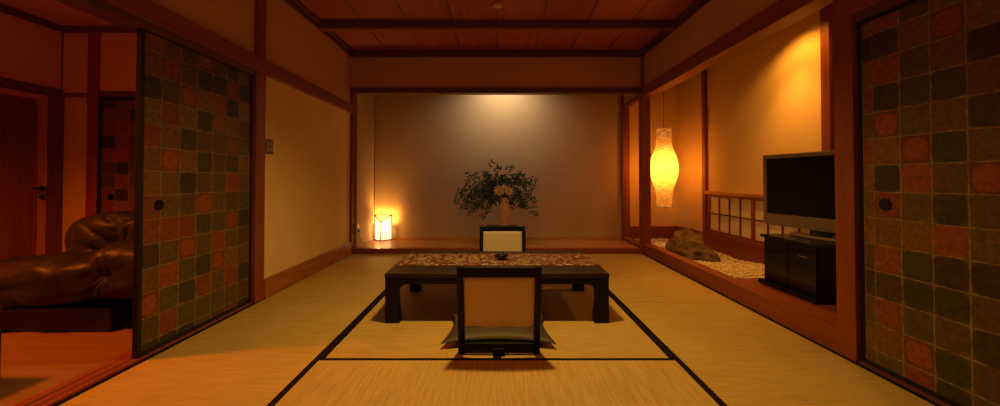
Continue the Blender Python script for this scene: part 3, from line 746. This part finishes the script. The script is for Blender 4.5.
# --- hanging paper lantern
t = thing('hanging_lantern', 'tall glowing bulging paper lantern hanging in the garden niche', 'lantern', (2.315, 5.42, .585))
prof = [(.098, 0), (.102, .06), (.105, .16), (.115, .24), (.145, .33), (.175, .43), (.186, .52), (.180, .60), (.160, .69), (.125, .78), (.103, .86), (.098, .95), (.100, 1.09)]
def smoothprof(pr, k=5):
    out = []
    for i in range(len(pr)-1):
        p0, p1, p2, p3 = pr[max(i-1, 0)], pr[i], pr[i+1], pr[min(i+2, len(pr)-1)]
        for s in range(k):
            u = s/k; out.append(tuple(.5*((2*p1[d])+(-p0[d]+p2[d])*u+(2*p0[d]-5*p1[d]+4*p2[d]-p3[d])*u*u+(-p0[d]+3*p1[d]-3*p2[d]+p3[d])*u**3) for d in (0, 1)))
    return out+[pr[-1]]
bm = lathe(nb(), smoothprof(prof), seg=48, cap=False)
for v in bm.verts:
    a = math.atan2(v.co.y, v.co.x); d = .0035*noise.noise(Vector((math.cos(a)*2, math.sin(a)*2, v.co.z*26)))
    v.co.x += math.cos(a)*d; v.co.y += math.sin(a)*d
sh = child('paper_shade', bm, 'lantern_paper', t, smooth=True)
for z, r in ((0, .099), (1.09, .101)):
    rg = nb(); ring_ = [(r*math.cos(2*PI*k/32), r*math.sin(2*PI*k/32), z) for k in range(33)]; tube(rg, ring_, .003, 6); child('rim', rg, 'stem', t)
cr = nb(); tube(cr, [(-.1, 0, 1.09), (.1, 0, 1.09)], .003, 6); tube(cr, [(0, 0, 1.09), (0, 0, 1.85)], .0035, 6); child('cord', cr, 'cord', t)
child('socket', lathe(nb(), [(.018, .64), (.02, .70), (.006, .71)], seg=16), 'sensor', t)
cr = nb(); tube(cr, [(0, 0, .71), (0, 0, 1.09)], .0035, 6); child('inner_cord', cr, 'cord', t)
lamp('hanging_lantern_bulb', 'POINT', (2.315, 5.42, 1.13), 21, (1.0, .46, .10), shadow_soft_size=.04)

# --- standing paper lamp (triangular)
t = thing('paper_floor_lamp', 'small glowing white paper lamp with V-shaped top on the alcove floor', 'lamp', (-1.69, 5.68, .0625))
A = (-.128, .135); B = (.128, .135); F = (.0, -.005)
hs, hf = .375, .285; zb = .012
def panel(p, q, hp, hq): 
    bm = nb(); v = [bm.verts.new(x) for x in ((p[0], p[1], zb), (q[0], q[1], zb), (q[0], q[1], hq), (p[0], p[1], hp))]; bm.faces.new(v); return bm
i_ = .004
Ai, Bi, Fi = (A[0]+i_*1.5, A[1]-i_*.3), (B[0]-i_*1.5, B[1]-i_*.3), (F[0], F[1]+i_*1.4)
for nm, p, q, hp, hq in (('paper_side', Ai, Fi, hs, hf), ('paper_side', Fi, Bi, hf, hs)):
    child(nm, panel(p, q, hp-.004, hq-.004), 'andon_paper', t)
child('paper_back', panel(Ai, Bi, hf-.05, hf-.05), 'andon_paper', t)
fb = nb()
for p, h_ in ((A, hs), (B, hs), (F, hf)): tube(fb, [(p[0], p[1], 0), (p[0], p[1], h_+.004)], .0085, 6)
for p, q, hp, hq in ((A, F, hs, hf), (F, B, hf, hs), (A, B, hs, hs)):
    tube(fb, [(p[0], p[1], zb), (q[0], q[1], zb)], .0085, 6); tube(fb, [(p[0], p[1], hp), (q[0], q[1], hq)], .0085, 6)
child('frame', fb, 'stem', t)
child('bulb', lathe(nb(), [(.012, .02), (.014, .06), (.03, .09), (.034, .115), (.024, .14), (.006, .152)], (0, .075, 0), 20), 'andon_paper', t, smooth=True)
cb = nb(); tube(cb, [(-.125, .10, .006), (-.15, .02, .004), (-.155, -.12, .004), (-.152, -.30, .03), (-.155, -.42, .12), (-.150, -.47, .22), (-.152, -.475, .25)], .0035, 6)
child('power_cord', cb, 'cord', t, smooth=True)
lamp('paper_floor_lamp_bulb', 'POINT', (-1.69, 5.745, .27), 48, (1.0, .42, .07), shadow_soft_size=.06)

# --- socket and switch plates
t = thing('wall_socket', 'small cream wall socket low on the alcove side wall beside the paper lamp', 'socket', (-1.85, 5.20, .31))
child('cover_plate', box(0, .007, -.037, .037, -.06, .06), 'socket', t, bevel=.002)
child('plug', box(.0072, .028, -.012, .012, -.045, -.012), 'cord', t, bevel=.002)
t = thing('light_switch', 'brown switch plate with four buttons on the left plaster wall', 'switch', (-W, 3.262, 1.243))
child('cover_plate', box(0, .009, -.057, .057, -.062, .062), 'plate', t, bevel=.003)
for a in (-.024, .024):
    for b in (-.026, .026): child('button', box(.0092, .014, a-.014, a+.014, b-.018, b+.018), 'button', t, bevel=.002)
# --- ceiling sensor
t = thing('ceiling_sensor', 'small round cream sensor on the cedar ceiling at the top of the picture', 'sensor', (0, 3.72, CZ-.0065))
child('base', lathe(nb(), [(.040, 0), (.045, -.006), (.045, -.02), (.036, -.026)], seg=28), 'sensor', t)
child('lens', lathe(nb(), [(.020, -.0262), (.016, -.036), (.004, -.039)], seg=20), 'sensor', t, smooth=True)
# --- pendant lamp of the room, above the table and out of view
t = thing('pendant_lamp', 'round pendant lamp above the low table, outside the frame', 'pendant lamp', (0, 2.32, 2.49))
child('shade', lathe(nb(), [(.03, .06), (.16, .05), (.20, -.03), (.195, -.03), (.155, .04), (.03, .05)], seg=40, cap=False), 'lacquer_matt', t)
cr = nb(); tube(cr, [(0, 0, .05), (0, 0, CZ-2.49-.007)], .006, 8); child('cord', cr, 'cord', t)
# --- flower stand, vase, arrangement
t = thing('flower_stand', 'low black display stand on the alcove floor under the vase', 'stand', (.075, 5.56, .062))
child('top_board', box(-.225, .225, -.14, .14, .216, .242), 'lacquer', t, bevel=.004)
for sx in (-1, 1):
    for sy in (-1, 1): child('leg', box(sx*.19-.015, sx*.19+.015, sy*.11-.015, sy*.11+.015, 0, .2155), 'lacquer', t, bevel=.003)
t = thing('vase', 'tall slim ivory cylinder vase on the black stand in the alcove', 'vase', (.098, 5.55, .3045))
child('vase_body', lathe(nb(), [(.060, 0), (.064, .01), (.066, .12), (.068, .30), (.071, .395), (.067, .40), (.062, .39), (.060, .06)], seg=36), 'vase', t, smooth=True)
top = Vector((.098, 5.55, .68))
fa = thing('flower_arrangement', 'spreading dark green leafy branches with pale blossoms in the ivory vase', 'plant', tuple(top))
rg = random.Random(21)
def pxw(px, py, y=5.5):
    py = py+3.5 if py < 200 else py+1
    return Vector(((px-497)/FPX*y, y, .971-(py-179)/FPX*y))
tips = [(457, 206), (461, 198), (466, 191), (465, 182), (471, 177), (478, 183), (473, 200), (481, 209), (486, 214), (470, 207), (479, 193), (486, 188), (482, 171), (488, 167), (494, 170), (486, 200),
        (490, 178), (499, 176), (505, 165), (511, 172), (517, 166), (521, 173), (527, 179), (520, 188), (529, 187), (533, 195), (536, 206), (524, 197), (515, 197), (494, 192), (476, 187), (497, 184), (508, 183), (503, 196), (514, 181), (489, 196), (527, 171), (508, 192)]
stems = nb(); leaves = nb()
def leaf(bm, p, d, up, ln, wd):
    d = d.normalized(); s = d.cross(up).normalized(); n_ = s.cross(d)
    a = bm.verts.new(p); m1 = bm.verts.new(p+d*ln*.45-n_*ln*.05); e_ = bm.verts.new(p+d*ln-n_*ln*.12)
    l1 = bm.verts.new(p+d*ln*.4+s*wd+n_*ln*.05); r1 = bm.verts.new(p+d*ln*.4-s*wd+n_*ln*.05)
    bm.faces.new([a, l1, m1]); bm.faces.new([l1, e_, m1]); bm.faces.new([a, m1, r1]); bm.faces.new([r1, m1, e_])
for (px, py) in tips:
    y = 5.5+rg.uniform(-.20, .16); tip = pxw(px, py, y); off = Vector((rg.uniform(-.03, .03), rg.uniform(-.03, .03), -.05))
    p0 = top+off; mid = p0.lerp(tip, .45)+Vector((0, 0, .08+.08*rg.random()))
    if tip.z < .8: mid.z += .10
    pts = [((1-u)**2)*p0+2*u*(1-u)*mid+u*u*tip for u in [k/10 for k in range(11)]]
    tube(stems, [q-top for q in pts], .0035, 5, .001)
    for k in range(5, 11):
        q = pts[k]; d = (pts[k]-pts[k-1]).normalized()
        # small side twig with paired leaflets
        for sd in (-1, 1):
            if rg.random() < .58: continue
            side = Vector((-d.z, rg.uniform(-.5, .5), d.x))*sd
            td = (d*rg.uniform(.3, .9)+side+Vector((0, 0, -.25))).normalized(); tl = rg.uniform(.07, .15)
            tube(stems, [q-top, q-top+td*tl], .0012, 4, .0008)
            for m_ in range(2):
                bp = q-top+td*tl*(m_+1)/2.2
                for s2 in (-1, 1):
                    s3 = Vector((-td.z, rg.uniform(-.6, .6), td.x))*s2
                    leaf(leaves, bp, td*.8+s3*.8, Vector((rg.uniform(-.5, .5), -1, rg.uniform(-.2, .9))), rg.uniform(.058, .085), rg.uniform(.009, .014))
            leaf(leaves, q-top+td*tl, td, Vector((0, -1, .3)), .045, .008)
child('stems', stems, 'stem', fa)
child('foliage', leaves, 'leaf', fa)
for (px, py, sc_) in ((499, 187, 1.0), (509, 188, .8), (504, 184, .65)):
    c = pxw(px, py, 5.28)-top; bm = nb()
    for layer in range(4):
        for k in range(8):
            a = 2*PI*k/8+layer*.4; tl = .25+layer*.28
            d = Vector((math.cos(a)*math.cos(tl), -math.sin(tl), math.sin(a)*math.cos(tl)))
            leaf(bm, c, d, Vector((0, -1, .2)), .080*sc_*(1-layer*.12), .024*sc_)
    child('blossom', bm, 'petal', fa)

# ---------------------------------------------------------------- sitting room furniture
def puffy(name, c, r, e1, e2, parent, tufts=(), wr=.02, seed=0, rot=None, n=144):
    """superellipsoid upholstery with pleats that radiate from tuft points"""
    bm = nb(); rows_ = []
    def sp_(v, e): return math.copysign(abs(v)**e, v)
    for i in range(n//2+1):
        ph = -PI/2+PI*i/(n//2); row = []
        for j in range(n):
            th = 2*PI*j/n
            p = Vector((r[0]*sp_(math.cos(ph), e1)*sp_(math.cos(th), e2), r[1]*sp_(math.cos(ph), e1)*sp_(math.sin(th), e2), r[2]*sp_(math.sin(ph), e1)))
            nn = Vector((p.x/r[0]**2, p.y/r[1]**2, p.z/r[2]**2)); nn = nn.normalized() if nn.length > 1e-6 else Vector((0, 0, 1))
            d = wr*noise.fractal(p*4+Vector((seed, seed*2, 0)), 1, 2, 3)
            for (t0, rad, amp, k) in tufts:
                v = p-Vector(t0); dist = v.length
                if dist < rad:
                    f = 1-dist/rad; a1 = math.atan2(v.z, v.x+.3*v.y)
                    d -= amp*f**3*1.2; d -= amp*1.0*f*(1-abs(math.sin(a1*k/2+noise.noise(v*5)*1.6)))**2.5*min(1, dist/rad*4)
            row.append(bm.verts.new(p+nn*d))
        rows_.append(row)
    for A_, B_ in zip(rows_, rows_[1:]):
        for j in range(n): 
            try: bm.faces.new([A_[j], A_[(j+1) % n], B_[(j+1) % n], B_[j]])
            except ValueError: pass
    bmesh.ops.remove_doubles(bm, verts=bm.verts, dist=1e-4)
    bmesh.ops.transform(bm, matrix=Matrix.Translation(c) @ (rot or Matrix()), verts=bm.verts)
    return child(name, bm, 'leather', parent, smooth=True)
s = thing('leather_sofa', 'puffy dark brown leather sofa with pleated cushions in the sitting room', 'sofa', (-2.95, 2.95, 0))
child('base', box(-.60, .50, -.46, .30, 0, .155), 'lacquer_matt', s, bevel=.01)
puffy('seat', (-.22, -.14, .268), (.78, .42, .150), .45, .45, s, [((.18, -.40, .02), .30, .035, 8), ((-.1, -.42, .06), .22, .03, 6), ((-.55, -.3, .10), .3, .03, 7)], .03, 1, Matrix.Rotation(R(-6), 4, 'Y'))
puffy('backrest', (.22, .14, .49), (.55, .24, .225), .62, .6, s, [((-.02, -.20, -.12), .50, .10, 13)], .03, 4)
puffy('backrest_cushion', (.50, .02, .50), (.36, .20, .20), .55, .6, s, [((-.30, -.16, -.08), .36, .08, 11)], .03, 9)
puffy('armrest', (.60, -.18, .375), (.28, .36, .185), .5, .5, s, [((-.12, -.36, -.02), .25, .06, 12)], .02, 6)
# coffee table at the left edge of the view
t = thing('coffee_table', 'dark low coffee table at the left edge of the sitting room', 'table', (-2.80, 1.60, 0))
child('table_top', box(-.42, .42, -.30, .30, .33, .36), 'lacquer_matt', t, bevel=.006)
for sx in (-1, 1):
    for sy in (-1, 1): child('leg', box(sx*.385-.03, sx*.385+.03, sy*.265-.03, sy*.265+.03, 0, .33), 'lacquer_matt', t, bevel=.004)
